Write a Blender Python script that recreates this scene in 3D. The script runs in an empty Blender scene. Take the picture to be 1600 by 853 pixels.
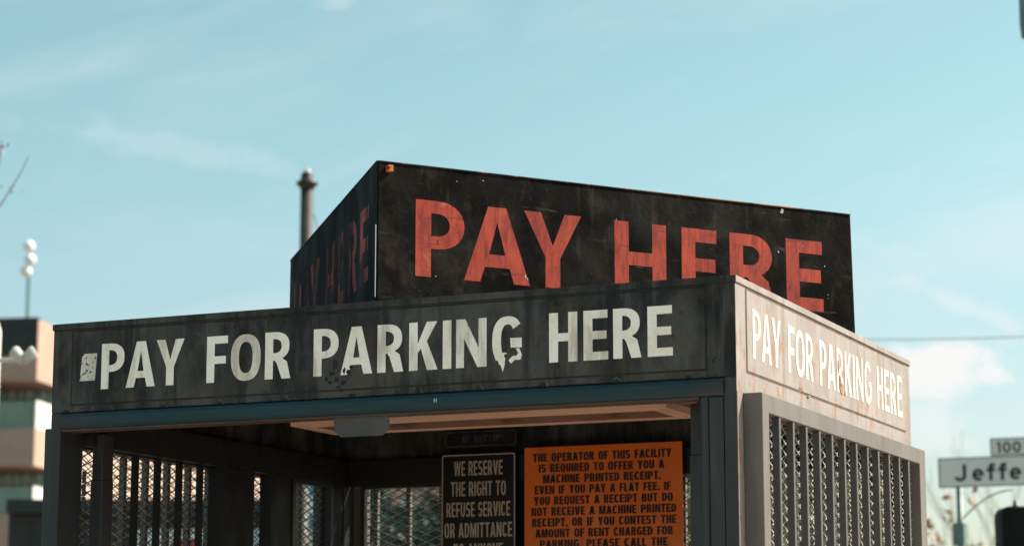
import bpy, bmesh, math, random
from mathutils import Vector, Matrix, geometry
random.seed(7)
R = math.radians
scn = bpy.context.scene
col = scn.collection

# ------------------------------------------------------------------ camera
CAM = Vector((1.664, -5.019, 1.5843)); YAW = 0.41841; PITCH = 0.17315; FPX = 3584.0
cd = bpy.data.cameras.new('camera'); cam = bpy.data.objects.new('camera', cd); col.objects.link(cam)
cam.location = CAM; cam.rotation_euler = (math.pi / 2 + PITCH, 0, YAW)
cd.sensor_width = 36; cd.lens = FPX / 1600 * 36; cd.clip_start = .1; cd.clip_end = 3000
cd.dof.use_dof = True; cd.dof.focus_distance = 5.95; cd.dof.aperture_fstop = 4.8
scn.camera = cam

# ------------------------------------------------------------------ light
SUN = Vector((1.0, .80, 1.25)).normalized()
EL = math.asin(SUN.z); ROT = math.atan2(SUN.x, SUN.y)
sl = bpy.data.lights.new('sun', 'SUN'); sun = bpy.data.objects.new('sun', sl); col.objects.link(sun)
sl.energy = 5.0; sl.angle = R(.53); sl.color = (1.0, .91, .80)
sun.rotation_euler = SUN.to_track_quat('Z', 'Y').to_euler()
vs = scn.view_settings
vs.view_transform = 'Standard'; vs.look = 'None'; vs.exposure = 0.96; vs.gamma = 1.0; vs.use_curve_mapping = False

W = bpy.data.worlds.new('World'); scn.world = W; W.use_nodes = True
nt = W.node_tree; nt.nodes.clear()
def wn(t): return nt.nodes.new(t)
def wl(a, b): nt.links.new(a, b)
def wm(op, a, b=None, c=None, clamp=False):
    n = wn('ShaderNodeMath'); n.operation = op; n.use_clamp = clamp
    for i, v in enumerate((a, b, c)):
        if v is None: continue
        if isinstance(v, (int, float)): n.inputs[i].default_value = v
        else: wl(v, n.inputs[i])
    return n.outputs[0]
def wramp(v, lo, hi):
    n = wn('ShaderNodeMapRange'); n.interpolation_type = 'SMOOTHSTEP'
    wl(v, n.inputs['Value']); n.inputs['From Min'].default_value = lo; n.inputs['From Max'].default_value = hi
    return n.outputs[0]
sky = wn('ShaderNodeTexSky'); sky.sky_type = 'NISHITA'; sky.sun_disc = False
sky.sun_elevation = EL; sky.sun_rotation = ROT; sky.air_density = 1.0; sky.dust_density = 1.5; sky.ozone_density = 1.0
tc = wn('ShaderNodeTexCoord')
# direction turned so that +Y looks along the compass heading of the street; X/Y and Z/Y are then sky coordinates
rot = wn('ShaderNodeVectorRotate'); rot.rotation_type = 'Z_AXIS'; rot.inputs['Angle'].default_value = -R(24)
wl(tc.outputs['Generated'], rot.inputs['Vector'])
sx = wn('ShaderNodeSeparateXYZ'); wl(rot.outputs[0], sx.inputs[0])
yy = wm('MAXIMUM', sx.outputs[1], .05)
u = wm('DIVIDE', sx.outputs[0], yy); v = wm('DIVIDE', sx.outputs[2], yy)
def wnoise(su, sv, scale, detail=6, off=0.0, tilt=0.0, distort=0.0, rough=.55):
    uu = wm('MULTIPLY', wm('ADD', u, wm('MULTIPLY', v, tilt)), su); vv = wm('MULTIPLY', wm('ADD', v, wm('MULTIPLY', u, -tilt)), sv)
    cb = wn('ShaderNodeCombineXYZ'); wl(uu, cb.inputs[0]); wl(vv, cb.inputs[1]); cb.inputs[2].default_value = off
    n = wn('ShaderNodeTexNoise'); n.inputs['Scale'].default_value = scale; n.inputs['Detail'].default_value = detail
    n.inputs['Roughness'].default_value = rough; n.inputs['Distortion'].default_value = distort
    wl(cb.outputs[0], n.inputs['Vector']); return n.outputs[0]
front = wramp(sx.outputs[1], .05, .3)
# veil of thin cirrus
c1 = wm('MULTIPLY', wramp(wnoise(1.0, 3.2, 5.0, 7, 1.3, tilt=.30, distort=.6), .48, .85), .30)
c2 = wm('MULTIPLY', wramp(wnoise(.8, 3.5, 11.0, 6, 4.1, tilt=.25, distort=1.0), .52, .88), .12)
# small cumulus low on the right
def blob(u0, v0, ru, rv, tilt=0.0):
    a = wm('SUBTRACT', u, u0); b = wm('SUBTRACT', wm('SUBTRACT', v, v0), wm('MULTIPLY', a, tilt))
    a = wm('DIVIDE', a, ru); b = wm('DIVIDE', b, rv)
    return wm('SUBTRACT', 1.0, wm('SQRT', wm('ADD', wm('MULTIPLY', a, a), wm('MULTIPLY', b, b))))
nz = wm('MULTIPLY', wm('SUBTRACT', wnoise(1, 1.6, 46.0, 9, 2.2, distort=.4, rough=.62), .5), 2.3)
def cloud(args, amt, lo=0.0, hi=.75):
    return wm('MULTIPLY', wramp(wm('ADD', blob(*args), nz), lo, hi), amt)
px = lambda x: (x - 800) / FPX * 1.03
py = lambda y: math.tan(PITCH + math.atan((426.5 - y) / FPX))
c3 = cloud((px(1448), py(574), .034, .015, .0), 1.0, -.10, .62)
c4 = cloud((px(1420), py(655), .034, .020), .5)
c5 = cloud((px(1500), py(478), .060, .008, -.42), .34)
c6 = cloud((px(1400), py(400), .045, .010, -.30), .22)
c7 = cloud((px(240), py(225), .075, .010, -.16), .18)
c8 = cloud((px(525), py(4), .012, .006), .25)
tot = c1
for c in (c2, c3, c4, c5, c6, c7, c8): tot = wm('MAXIMUM', tot, c)
mask = wm('MULTIPLY', tot, front, clamp=True)
tint = wn('ShaderNodeMix'); tint.data_type = 'RGBA'; tint.blend_type = 'MULTIPLY'; tint.inputs['Factor'].default_value = 1
wl(sky.outputs[0], tint.inputs['A']); tg = wn('ShaderNodeMix'); tg.data_type = 'RGBA'; wl(wramp(v, .08, .27), tg.inputs['Factor'])
tg.inputs['A'].default_value = (1.0, 1.02, .93, 1); tg.inputs['B'].default_value = (1.01, 1.20, .93, 1); wl(tg.outputs['Result'], tint.inputs['B'])
mx = wn('ShaderNodeMix'); mx.data_type = 'RGBA'; wl(mask, mx.inputs['Factor']); wl(tint.outputs['Result'], mx.inputs['A'])
mx.inputs['B'].default_value = (5.75, 5.75, 5.65, 1)
bg = wn('ShaderNodeBackground'); bg.inputs['Strength'].default_value = .085; wl(mx.outputs['Result'], bg.inputs['Color'])
wo = wn('ShaderNodeOutputWorld'); wl(bg.outputs[0], wo.inputs['Surface'])

# ------------------------------------------------------------------ materials
def M(name, base, base2=None, vscale=4.0, stretch=(1, 1, 1), layers=(), rough=.6, metal=0.0, spec=.4, bump=0.0, bscale=60, vlo=.35, vhi=.65, rvar=.12, trans=None, warp=0.0):
    m = bpy.data.materials.new(name); m.use_nodes = True; t = m.node_tree; N = t.nodes; L = t.links
    p = N['Principled BSDF']; co = N.new('ShaderNodeTexCoord').outputs['Object']
    sz = N.new('ShaderNodeSeparateXYZ'); L.new(co, sz.inputs[0])
    def noise(scale, st, off, detail=8, rgh=.6):
        mp = N.new('ShaderNodeMapping'); mp.inputs['Scale'].default_value = st; mp.inputs['Location'].default_value = (off, off * 1.7, off * .6)
        L.new(co, mp.inputs['Vector'])
        n = N.new('ShaderNodeTexNoise'); n.inputs['Scale'].default_value = scale; n.inputs['Detail'].default_value = detail; n.inputs['Roughness'].default_value = rgh
        L.new(mp.outputs[0], n.inputs['Vector']); return n.outputs[0]
    def mr(vv, lo, hi, a=0.0, b=1.0, smooth=True):
        n = N.new('ShaderNodeMapRange'); n.interpolation_type = 'SMOOTHSTEP' if smooth else 'LINEAR'
        L.new(vv, n.inputs['Value'])
        for k, x in zip(('From Min', 'From Max', 'To Min', 'To Max'), (lo, hi, a, b)): n.inputs[k].default_value = x
        return n.outputs[0]
    def mix(f, a, b):
        n = N.new('ShaderNodeMix'); n.data_type = 'RGBA'
        L.new(f, n.inputs['Factor'])
        for k, x in (('A', a), ('B', b)):
            if isinstance(x, tuple): n.inputs[k].default_value = (*x, 1)
            else: L.new(x, n.inputs[k])
        return n.outputs['Result']
    cur = base
    if base2: cur = mix(mr(noise(vscale, stretch, 3.1), vlo, vhi), base, base2)
    for i, ly in enumerate(layers):
        f = mr(noise(ly.get('scale', 5), ly.get('st', (1, 1, 1)), 11.3 + 7.7 * i, ly.get('detail', 8), ly.get('rg', .6)), ly['lo'], ly['hi'], 0, ly.get('amt', 1))
        for ax, k in ((0, 'x'), (1, 'y'), (2, 'z')):
            if k in ly:
                q = N.new('ShaderNodeMath'); q.operation = 'MULTIPLY'; L.new(f, q.inputs[0]); L.new(mr(sz.outputs[ax], *ly[k]), q.inputs[1]); f = q.outputs[0]
        cur = mix(f, cur, ly['c'])
    if isinstance(cur, tuple): p.inputs['Base Color'].default_value = (*cur, 1)
    else: L.new(cur, p.inputs['Base Color'])
    p.inputs['Metallic'].default_value = metal; p.inputs['Specular IOR Level'].default_value = spec
    L.new(mr(noise(9, (1, 1, .4), 21.0), .3, .7, max(0.05, rough - rvar), min(1, rough + rvar)), p.inputs['Roughness'])
    if bump:
        b = N.new('ShaderNodeBump'); b.inputs['Strength'].default_value = bump; b.inputs['Distance'].default_value = .004
        L.new(noise(bscale, (1, 1, 1), 5.5), b.inputs['Height']); L.new(b.outputs[0], p.inputs['Normal'])
        if warp:
            b2 = N.new('ShaderNodeBump'); b2.inputs['Strength'].default_value = 1; b2.inputs['Distance'].default_value = warp
            L.new(noise(3.2, (1, 1, 1), 8.5, 2), b2.inputs['Height']); L.new(b2.outputs[0], b.inputs['Normal'])
    if trans: p.inputs['Transmission Weight'].default_value = trans
    return m

H = 2.5
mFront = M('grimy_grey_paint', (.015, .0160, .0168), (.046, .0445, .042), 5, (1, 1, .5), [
    dict(c=(.080, .077, .071), scale=9, st=(1, 1, .6), lo=.44, hi=.62, amt=.7, z=(H - .05, H - .17)),
    dict(c=(.095, .090, .080), scale=4, st=(1, 1, .8), lo=.54, hi=.68, amt=.6),
    dict(c=(.005, .0055, .006), scale=11, st=(1, 1, .20), lo=.34, hi=.56, amt=.92, z=(H - .13, H - .005)),
    dict(c=(.006, .006, .0065), scale=15, st=(1, 1, .10), lo=.48, hi=.64, amt=.7),
    dict(c=(.085, .082, .076), scale=34, st=(1, 1, .12), lo=.50, hi=.68, amt=.55),
    dict(c=(.050, .035, .026), scale=9, lo=.53, hi=.66, amt=.5),
    dict(c=(.010, .010, .0105), scale=5, st=(1, 1, 1), lo=.54, hi=.66, amt=.5),
    dict(c=(.15, .145, .135), scale=120, lo=.66, hi=.72, amt=.5),
    dict(c=(.004, .004, .004), scale=80, lo=.64, hi=.70, amt=.8)], rough=.62, spec=.25, bump=.35, bscale=45, vlo=.43, vhi=.60, warp=.014)
mSide = M('beige_side_paint', (.245, .203, .185), (.30, .255, .235), 4, (1, 1, .4), [  # much paler than the other three fascias
    dict(c=(.33, .275, .25), scale=9, lo=.48, hi=.66, amt=.5),
    dict(c=(.155, .105, .082), scale=17, st=(1, 1, .06), lo=.50, hi=.72, amt=.6),
    dict(c=(.15, .090, .062), scale=9, st=(1, 1, .25), lo=.42, hi=.62, amt=.75, z=(H - .075, H - .0)),
    dict(c=(.17, .105, .075), scale=7, st=(1, 1, .6), lo=.52, hi=.66, amt=.35),
    dict(c=(.27, .10, .03), scale=26, st=(1, 1, .6), lo=.56, hi=.64, amt=.6, z=(H - .205, H - .235)),
    dict(c=(.36, .31, .285), scale=30, st=(1, 1, .1), lo=.54, hi=.70, amt=.5),
    dict(c=(.07, .045, .03), scale=70, lo=.66, hi=.71, amt=.8)], rough=.55, bump=.3, bscale=45, warp=.010)
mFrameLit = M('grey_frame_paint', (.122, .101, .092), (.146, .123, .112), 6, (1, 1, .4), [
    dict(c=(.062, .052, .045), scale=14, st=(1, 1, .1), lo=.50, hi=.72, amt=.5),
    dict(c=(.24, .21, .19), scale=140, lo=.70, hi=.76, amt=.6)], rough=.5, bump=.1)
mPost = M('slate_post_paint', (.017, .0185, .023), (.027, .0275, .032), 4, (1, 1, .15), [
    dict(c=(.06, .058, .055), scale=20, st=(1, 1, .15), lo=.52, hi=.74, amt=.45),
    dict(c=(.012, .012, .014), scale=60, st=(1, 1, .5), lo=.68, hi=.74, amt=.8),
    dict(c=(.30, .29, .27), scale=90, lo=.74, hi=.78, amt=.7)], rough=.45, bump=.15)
mTeal = M('teal_beam_colour', (.003, .026, .036), (.006, .036, .048), 5, (.5, 1, 1), [  # teal, turning grey towards both ends of the beam
    dict(c=(.026, .028, .033), scale=3, lo=.2, hi=.5, amt=.9, x=(-.70, -.93)),
    dict(c=(.026, .028, .033), scale=3, lo=.2, hi=.5, amt=.9, x=(.80, .90)),
    dict(c=(.004, .014, .018), scale=50, lo=.66, hi=.72, amt=.9),
    dict(c=(.16, .20, .20), scale=90, lo=.73, hi=.77, amt=.8), dict(c=(.012, .022, .026), scale=14, st=(.3, 1, 1), lo=.50, hi=.70, amt=.6)], rough=.45, spec=.35, bump=.2)
mUnder = M('shade_tinted_lining', (.23, .115, .080), (.18, .09, .06), 7, (.5, 1, 1), [  # weaker light inside the fitting is put into this darker tone
    dict(c=(.06, .035, .025), scale=12, st=(.4, 1, 1), lo=.55, hi=.7, amt=.8)], rough=.6)
mLip = M('bounce_tinted_lip', (.085, .045, .032), (.05, .03, .022), 7, (.4, 1, 1), rough=.6)  # brown holds the warm ground glow on the beam's underside
mTrim = M('bounce_tinted_trim', (.74, .45, .34), (.64, .38, .28), 6, (.3, 1, 1), [  # warm light bounced off the ground is put into this peach
    dict(c=(.16, .07, .035), scale=40, st=(.3, 1, 1), lo=.64, hi=.72, amt=.8)], rough=.45)
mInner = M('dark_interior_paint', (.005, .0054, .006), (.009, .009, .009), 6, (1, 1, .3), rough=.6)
mInnerPost = M('dark_door_frame_paint', (.019, .020, .024), (.027, .028, .031), 6, (1, 1, .3), [
    dict(c=(.20, .19, .17), scale=70, lo=.74, hi=.78, amt=.8)], rough=.45)
mBar = M('shade_darkened_bar', (.076, .071, .068), (.098, .091, .087), 8, (1, 1, .3), [dict(c=(.15, .135, .125), scale=40, st=(1, 1, .3), lo=.56, hi=.70, amt=.6)], rough=.45)  # darker than the frame: shade on the bar sides put into the colour
mMesh = M('expanded_metal', (.42, .375, .345), (.30, .27, .25), 20, rough=.45, metal=.0, spec=.5)
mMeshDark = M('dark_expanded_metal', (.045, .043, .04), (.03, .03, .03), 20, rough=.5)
mBracket = M('grey_bracket_steel', (.060, .062, .064), (.078, .078, .078), 8, rough=.6, spec=.2)
mBolt = M('rusted_bolt', (.012, .008, .006), (.022, .012, .008), 60, rough=.8)
mChipRim = M('chipped_primer', (.10, .085, .07), (.05, .045, .04), 60, rough=.8)
mSeam = M('dark_seam_sealant', (.010, .011, .012), (.022, .020, .018), 30, rough=.8)
mSeamSide = M('brown_seam_dirt', (.09, .06, .042), (.14, .10, .075), 20, rough=.8)
mRoof = M('roof_felt', (.06, .06, .06), (.09, .085, .08), 8, rough=.9)
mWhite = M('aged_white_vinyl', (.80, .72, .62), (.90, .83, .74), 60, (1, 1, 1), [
    dict(c=(.42, .35, .27), scale=40, lo=.42, hi=.64, amt=.75, z=(H - .165, H - .085)),
    dict(c=(.92, .89, .85), scale=6, lo=.40, hi=.60, amt=.8, z=(H - .12, H - .18)),
    dict(c=(.28, .21, .14), scale=18, st=(1, 1, .18), lo=.52, hi=.70, amt=.55),
    dict(c=(.05, .05, .045), scale=130, lo=.64, hi=.69, amt=.8),
    dict(c=(.06, .058, .052), scale=26, st=(1, 1, .5), lo=.655, hi=.685, amt=.85)], rough=.5)
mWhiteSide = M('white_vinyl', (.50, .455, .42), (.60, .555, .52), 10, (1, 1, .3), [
    dict(c=(.33, .26, .22), scale=13, st=(1, 1, .15), lo=.47, hi=.66, amt=.75, z=(H - .20, H - .12)),
    dict(c=(.26, .19, .15), scale=60, lo=.60, hi=.68, amt=.7),
    dict(c=(.30, .22, .17), scale=28, st=(1, 1, .08), lo=.52, hi=.68, amt=.6)], rough=.45)
mSticker = M('speckled_white_sticker', (.66, .63, .56), (.56, .52, .45), 30, (1, 1, 1), [
    dict(c=(.03, .03, .03), scale=95, lo=.55, hi=.62, amt=.95),
    dict(c=(.28, .16, .08), scale=18, st=(1, 1, .2), lo=.5, hi=.7, amt=.8, z=(H - .12, H - .156))], rough=.6)
mScuff = M('black_scuff', (.008, .008, .008), (.02, .018, .016), 60, rough=.8)
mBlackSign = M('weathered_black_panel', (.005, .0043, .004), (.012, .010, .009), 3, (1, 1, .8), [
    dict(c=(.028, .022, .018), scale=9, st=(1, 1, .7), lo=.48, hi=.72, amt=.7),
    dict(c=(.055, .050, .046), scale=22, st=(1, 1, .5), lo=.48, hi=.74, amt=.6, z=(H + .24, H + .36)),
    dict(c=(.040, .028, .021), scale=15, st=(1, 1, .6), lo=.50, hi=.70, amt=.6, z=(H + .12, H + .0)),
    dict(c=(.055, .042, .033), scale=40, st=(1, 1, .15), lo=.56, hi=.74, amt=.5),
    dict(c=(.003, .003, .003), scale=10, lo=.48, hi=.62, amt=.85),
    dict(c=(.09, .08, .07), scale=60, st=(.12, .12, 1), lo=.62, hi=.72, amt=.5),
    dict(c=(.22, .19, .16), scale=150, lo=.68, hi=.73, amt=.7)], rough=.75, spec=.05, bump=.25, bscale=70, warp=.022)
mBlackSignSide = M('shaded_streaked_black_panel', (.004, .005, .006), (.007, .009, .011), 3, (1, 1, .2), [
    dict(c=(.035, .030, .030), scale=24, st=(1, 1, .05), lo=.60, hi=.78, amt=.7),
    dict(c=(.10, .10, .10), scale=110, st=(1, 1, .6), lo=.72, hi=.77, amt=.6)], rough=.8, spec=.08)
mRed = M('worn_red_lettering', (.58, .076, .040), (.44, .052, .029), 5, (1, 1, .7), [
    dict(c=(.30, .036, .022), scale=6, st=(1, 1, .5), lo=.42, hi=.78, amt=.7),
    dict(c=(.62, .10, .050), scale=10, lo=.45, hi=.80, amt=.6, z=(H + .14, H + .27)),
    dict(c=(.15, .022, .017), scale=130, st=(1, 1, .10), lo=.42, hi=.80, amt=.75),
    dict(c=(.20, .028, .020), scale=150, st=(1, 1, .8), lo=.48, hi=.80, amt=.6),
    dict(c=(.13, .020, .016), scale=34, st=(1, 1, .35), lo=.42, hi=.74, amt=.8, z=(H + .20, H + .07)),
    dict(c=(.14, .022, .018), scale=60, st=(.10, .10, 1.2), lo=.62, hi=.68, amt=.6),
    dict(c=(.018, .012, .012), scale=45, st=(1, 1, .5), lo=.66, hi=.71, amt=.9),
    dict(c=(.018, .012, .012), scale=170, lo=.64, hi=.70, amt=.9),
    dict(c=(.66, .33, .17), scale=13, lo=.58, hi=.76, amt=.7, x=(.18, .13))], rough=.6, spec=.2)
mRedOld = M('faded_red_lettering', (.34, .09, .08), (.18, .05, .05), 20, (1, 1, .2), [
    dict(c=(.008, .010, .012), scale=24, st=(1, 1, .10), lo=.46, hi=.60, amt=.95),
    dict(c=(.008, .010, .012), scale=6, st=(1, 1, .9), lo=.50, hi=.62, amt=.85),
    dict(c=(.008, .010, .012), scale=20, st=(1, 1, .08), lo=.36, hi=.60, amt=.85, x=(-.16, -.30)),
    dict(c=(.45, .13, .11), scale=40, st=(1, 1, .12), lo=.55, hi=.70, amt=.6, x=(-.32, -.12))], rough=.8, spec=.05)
mRustMark = M('brown_rust_mark', (.17, .075, .03), (.30, .17, .10), 40, rough=.8)
mChip = M('bare_metal_chip', (.42, .39, .35), rough=.6)
mRust = M('rusty_edge', (.30, .095, .03), (.05, .025, .016), 14, (1, 1, 1), rough=.8)
mEdgeLit = M('joint_light_strip', (.40, .44, .46), rough=.4)  # pale strip stands in for the bright line of light at the joint
mOrangeTag = M('orange_reflector', (.75, .20, .02), (.55, .13, .02), 60, rough=.4)
mOrange = M('orange_notice_sheet', (.86, .17, .012), (.78, .145, .010), 3, (1, 1, 1), [
    dict(c=(.42, .085, .012), scale=8, lo=.55, hi=.75, amt=.6),
    dict(c=(.25, .06, .015), scale=60, lo=.70, hi=.76, amt=.7)], rough=.5, spec=.5, bump=.08, warp=.03)
mInk = M('black_ink', (.010, .009, .009), (.018, .012, .010), 50, rough=.6)
mBlackNotice = M('black_notice_sheet', (.0035, .0035, .0045), (.006, .006, .0065), 8, rough=.5)
mCream = M('tan_notice_lettering', (.56, .44, .37), (.48, .37, .31), 30, rough=.6)
mFaded = M('faded_notice_lettering', (.09, .075, .062), (.012, .011, .011), 30, (1, 1, .4), rough=.7)

# ------------------------------------------------------------------ mesh helpers
def wloc(o):
    p = Vector((0, 0, 0))
    while o: p += o.location; o = o.parent
    return p
def obj(name, bm, m, parent=None, bevel=0.0, smooth=False, label=None):
    bmesh.ops.recalc_face_normals(bm, faces=bm.faces)
    me = bpy.data.meshes.new(name)
    if parent: bmesh.ops.translate(bm, verts=bm.verts, vec=-wloc(parent))
    bm.to_mesh(me); bm.free()
    if smooth:
        for f in me.polygons: f.use_smooth = True
    o = bpy.data.objects.new(name, me); col.objects.link(o)
    if m: me.materials.append(m)
    if parent: o.parent = parent
    if bevel:
        b = o.modifiers.new('bevel', 'BEVEL'); b.width = bevel; b.segments = 2; b.limit_method = 'ANGLE'; b.angle_limit = R(40)
    if label: o['label'] = label
    return o
def flat(name, bm, m, parent=None, label=None):           # open sheets: keep winding
    me = bpy.data.meshes.new(name)
    if parent: bmesh.ops.translate(bm, verts=bm.verts, vec=-wloc(parent))
    bm.to_mesh(me); bm.free()
    o = bpy.data.objects.new(name, me); col.objects.link(o); me.materials.append(m)
    if parent: o.parent = parent
    if label: o['label'] = label
    return o
def tag(o, label, cat, group=None):
    o['label'] = label; o['category'] = cat
    if group: o['group'] = group
    return o
def thing(name, loc, label, cat, group=None):
    o = bpy.data.objects.new(name, None); col.objects.link(o); o.location = loc; o.empty_display_size = .2
    return tag(o, label, cat, group)
def struct(o): o['kind'] = 'structure'; return o
def box(bm, x0, x1, y0, y1, z0, z1):
    vs_ = [bm.verts.new((x, y, z)) for x in (x0, x1) for y in (y0, y1) for z in (z0, z1)]
    for f in ((0, 1, 3, 2), (4, 6, 7, 5), (0, 4, 5, 1), (2, 3, 7, 6), (0, 2, 6, 4), (1, 5, 7, 3)): bm.faces.new([vs_[i] for i in f])
def BX(*a): bm = bmesh.new(); box(bm, *a); return bm
def prism(bm, pts, d):                                     # pts: 3-D loop, d: extrude vector
    d = Vector(d); a = [bm.verts.new(Vector(p)) for p in pts]; b = [bm.verts.new(Vector(p) + d) for p in pts]; n = len(pts)
    bm.faces.new(a); bm.faces.new(b[::-1])
    for i in range(n): bm.faces.new((a[i], b[i], b[(i + 1) % n], a[(i + 1) % n]))
def tube(bm, pts, rad, n=8, cap=True):
    pts = [Vector(p) for p in pts]; rings = []
    for i, p in enumerate(pts):
        d = (pts[min(i + 1, len(pts) - 1)] - pts[max(i - 1, 0)]).normalized()
        a = d.cross(Vector((0, 0, 1)))
        if a.length < 1e-3: a = d.cross(Vector((1, 0, 0)))
        a.normalize(); b = d.cross(a); r = rad[i] if isinstance(rad, (list, tuple)) else rad
        rings.append([bm.verts.new(p + (a * math.cos(t) + b * math.sin(t)) * r) for t in [2 * math.pi * k / n for k in range(n)]])
    for A, B in zip(rings, rings[1:]):
        for k in range(n): bm.faces.new((A[k], A[(k + 1) % n], B[(k + 1) % n], B[k]))
    if cap: bm.faces.new(rings[0][::-1]); bm.faces.new(rings[-1])
def ball(bm, c, r, su=14, sv=8, sq=(1, 1, 1)):
    bmesh.ops.create_uvsphere(bm, u_segments=su, v_segments=sv, radius=1, matrix=Matrix.Translation(c) @ Matrix.Diagonal((r * sq[0], r * sq[1], r * sq[2], 1)))
def lathe(bm, c, prof, n=20):
    c = Vector(c); rings = [[bm.verts.new(c + Vector((r * math.cos(t), r * math.sin(t), z))) for t in [2 * math.pi * k / n for k in range(n)]] for r, z in prof]
    for A, B in zip(rings, rings[1:]):
        for k in range(n): bm.faces.new((A[k], A[(k + 1) % n], B[(k + 1) % n], B[k]))
    bm.faces.new(rings[0][::-1]); bm.faces.new(rings[-1])

# face maps: (u along the wall, z, d outward)
def fFront(u_, z, d): return Vector((u_, -d, z))
def fRight(u_, z, d): return Vector((d, u_, z))
DEP = 1.617; WID = 1.9
def fLeft(u_, z, d): return Vector((-WID - d, u_, z))
def fBack(u_, z, d): return Vector((u_, DEP + d, z))
def fbox(bm, F, u0, u1, z0, z1, d0, d1):
    p = F(u0, z0, d0); q = F(u1, z1, d1)
    box(bm, min(p.x, q.x), max(p.x, q.x), min(p.y, q.y), max(p.y, q.y), min(p.z, q.z), max(p.z, q.z))
def fring(bm, F, o, i, d0, d1):                            # o,i = (u0,u1,z0,z1) outer / inner
    def lp(r, d): return [bm.verts.new(F(a, b, d)) for a, b in ((r[0], r[2]), (r[1], r[2]), (r[1], r[3]), (r[0], r[3]))]
    A, B, C_, D = lp(o, d0), lp(o, d1), lp(i, d0), lp(i, d1)
    for k in range(4):
        j = (k + 1) % 4
        bm.faces.new((A[k], A[j], B[j], B[k])); bm.faces.new((C_[k], C_[j], D[j], D[k]))
        bm.faces.new((A[k], A[j], C_[j], C_[k])); bm.faces.new((B[k], B[j], D[j], D[k]))

# ------------------------------------------------------------------ lettering: own glyph outlines (height 1)
def arc(cx_, cy_, rx, ry, a0, a1, n=10, e=2.0):
    out = []
    for k in range(n + 1):
        t = R(a0 + (a1 - a0) * k / n); c, s = math.cos(t), math.sin(t)
        out.append((cx_ + rx * math.copysign(abs(c) ** (2 / e), c), cy_ + ry * math.copysign(abs(s) ** (2 / e), s)))
    return out
def stroke(path, t, tw=None):
    # thickness t on vertical runs, tw on horizontal runs
    tw = tw or t; L_, R_ = [], []; n = len(path)
    for i in range(n):
        p = Vector(path[i]); a = Vector(path[max(i - 1, 0)]); b = Vector(path[min(i + 1, n - 1)])
        d1 = (p - a) if i > 0 else (b - p); d2 = (b - p) if i < n - 1 else (p - a)
        d1.normalize(); d2.normalize(); n1 = Vector((-d1.y, d1.x)); n2 = Vector((-d2.y, d2.x))
        m = (n1 + n2)
        if m.length < 1e-4: m = n1
        m.normalize(); k = 1 / max(.5, m.dot(n1))
        d = (d1 + d2).normalized(); hw = .5 * (t * abs(d.y) + tw * abs(d.x)) if abs(d1.dot(d2)) > .7 else .5 * (t + tw) / 2
        L_.append(tuple(p + m * hw * k)); R_.append(tuple(p - m * hw * k))
    return [L_ + R_[::-1]]
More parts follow.
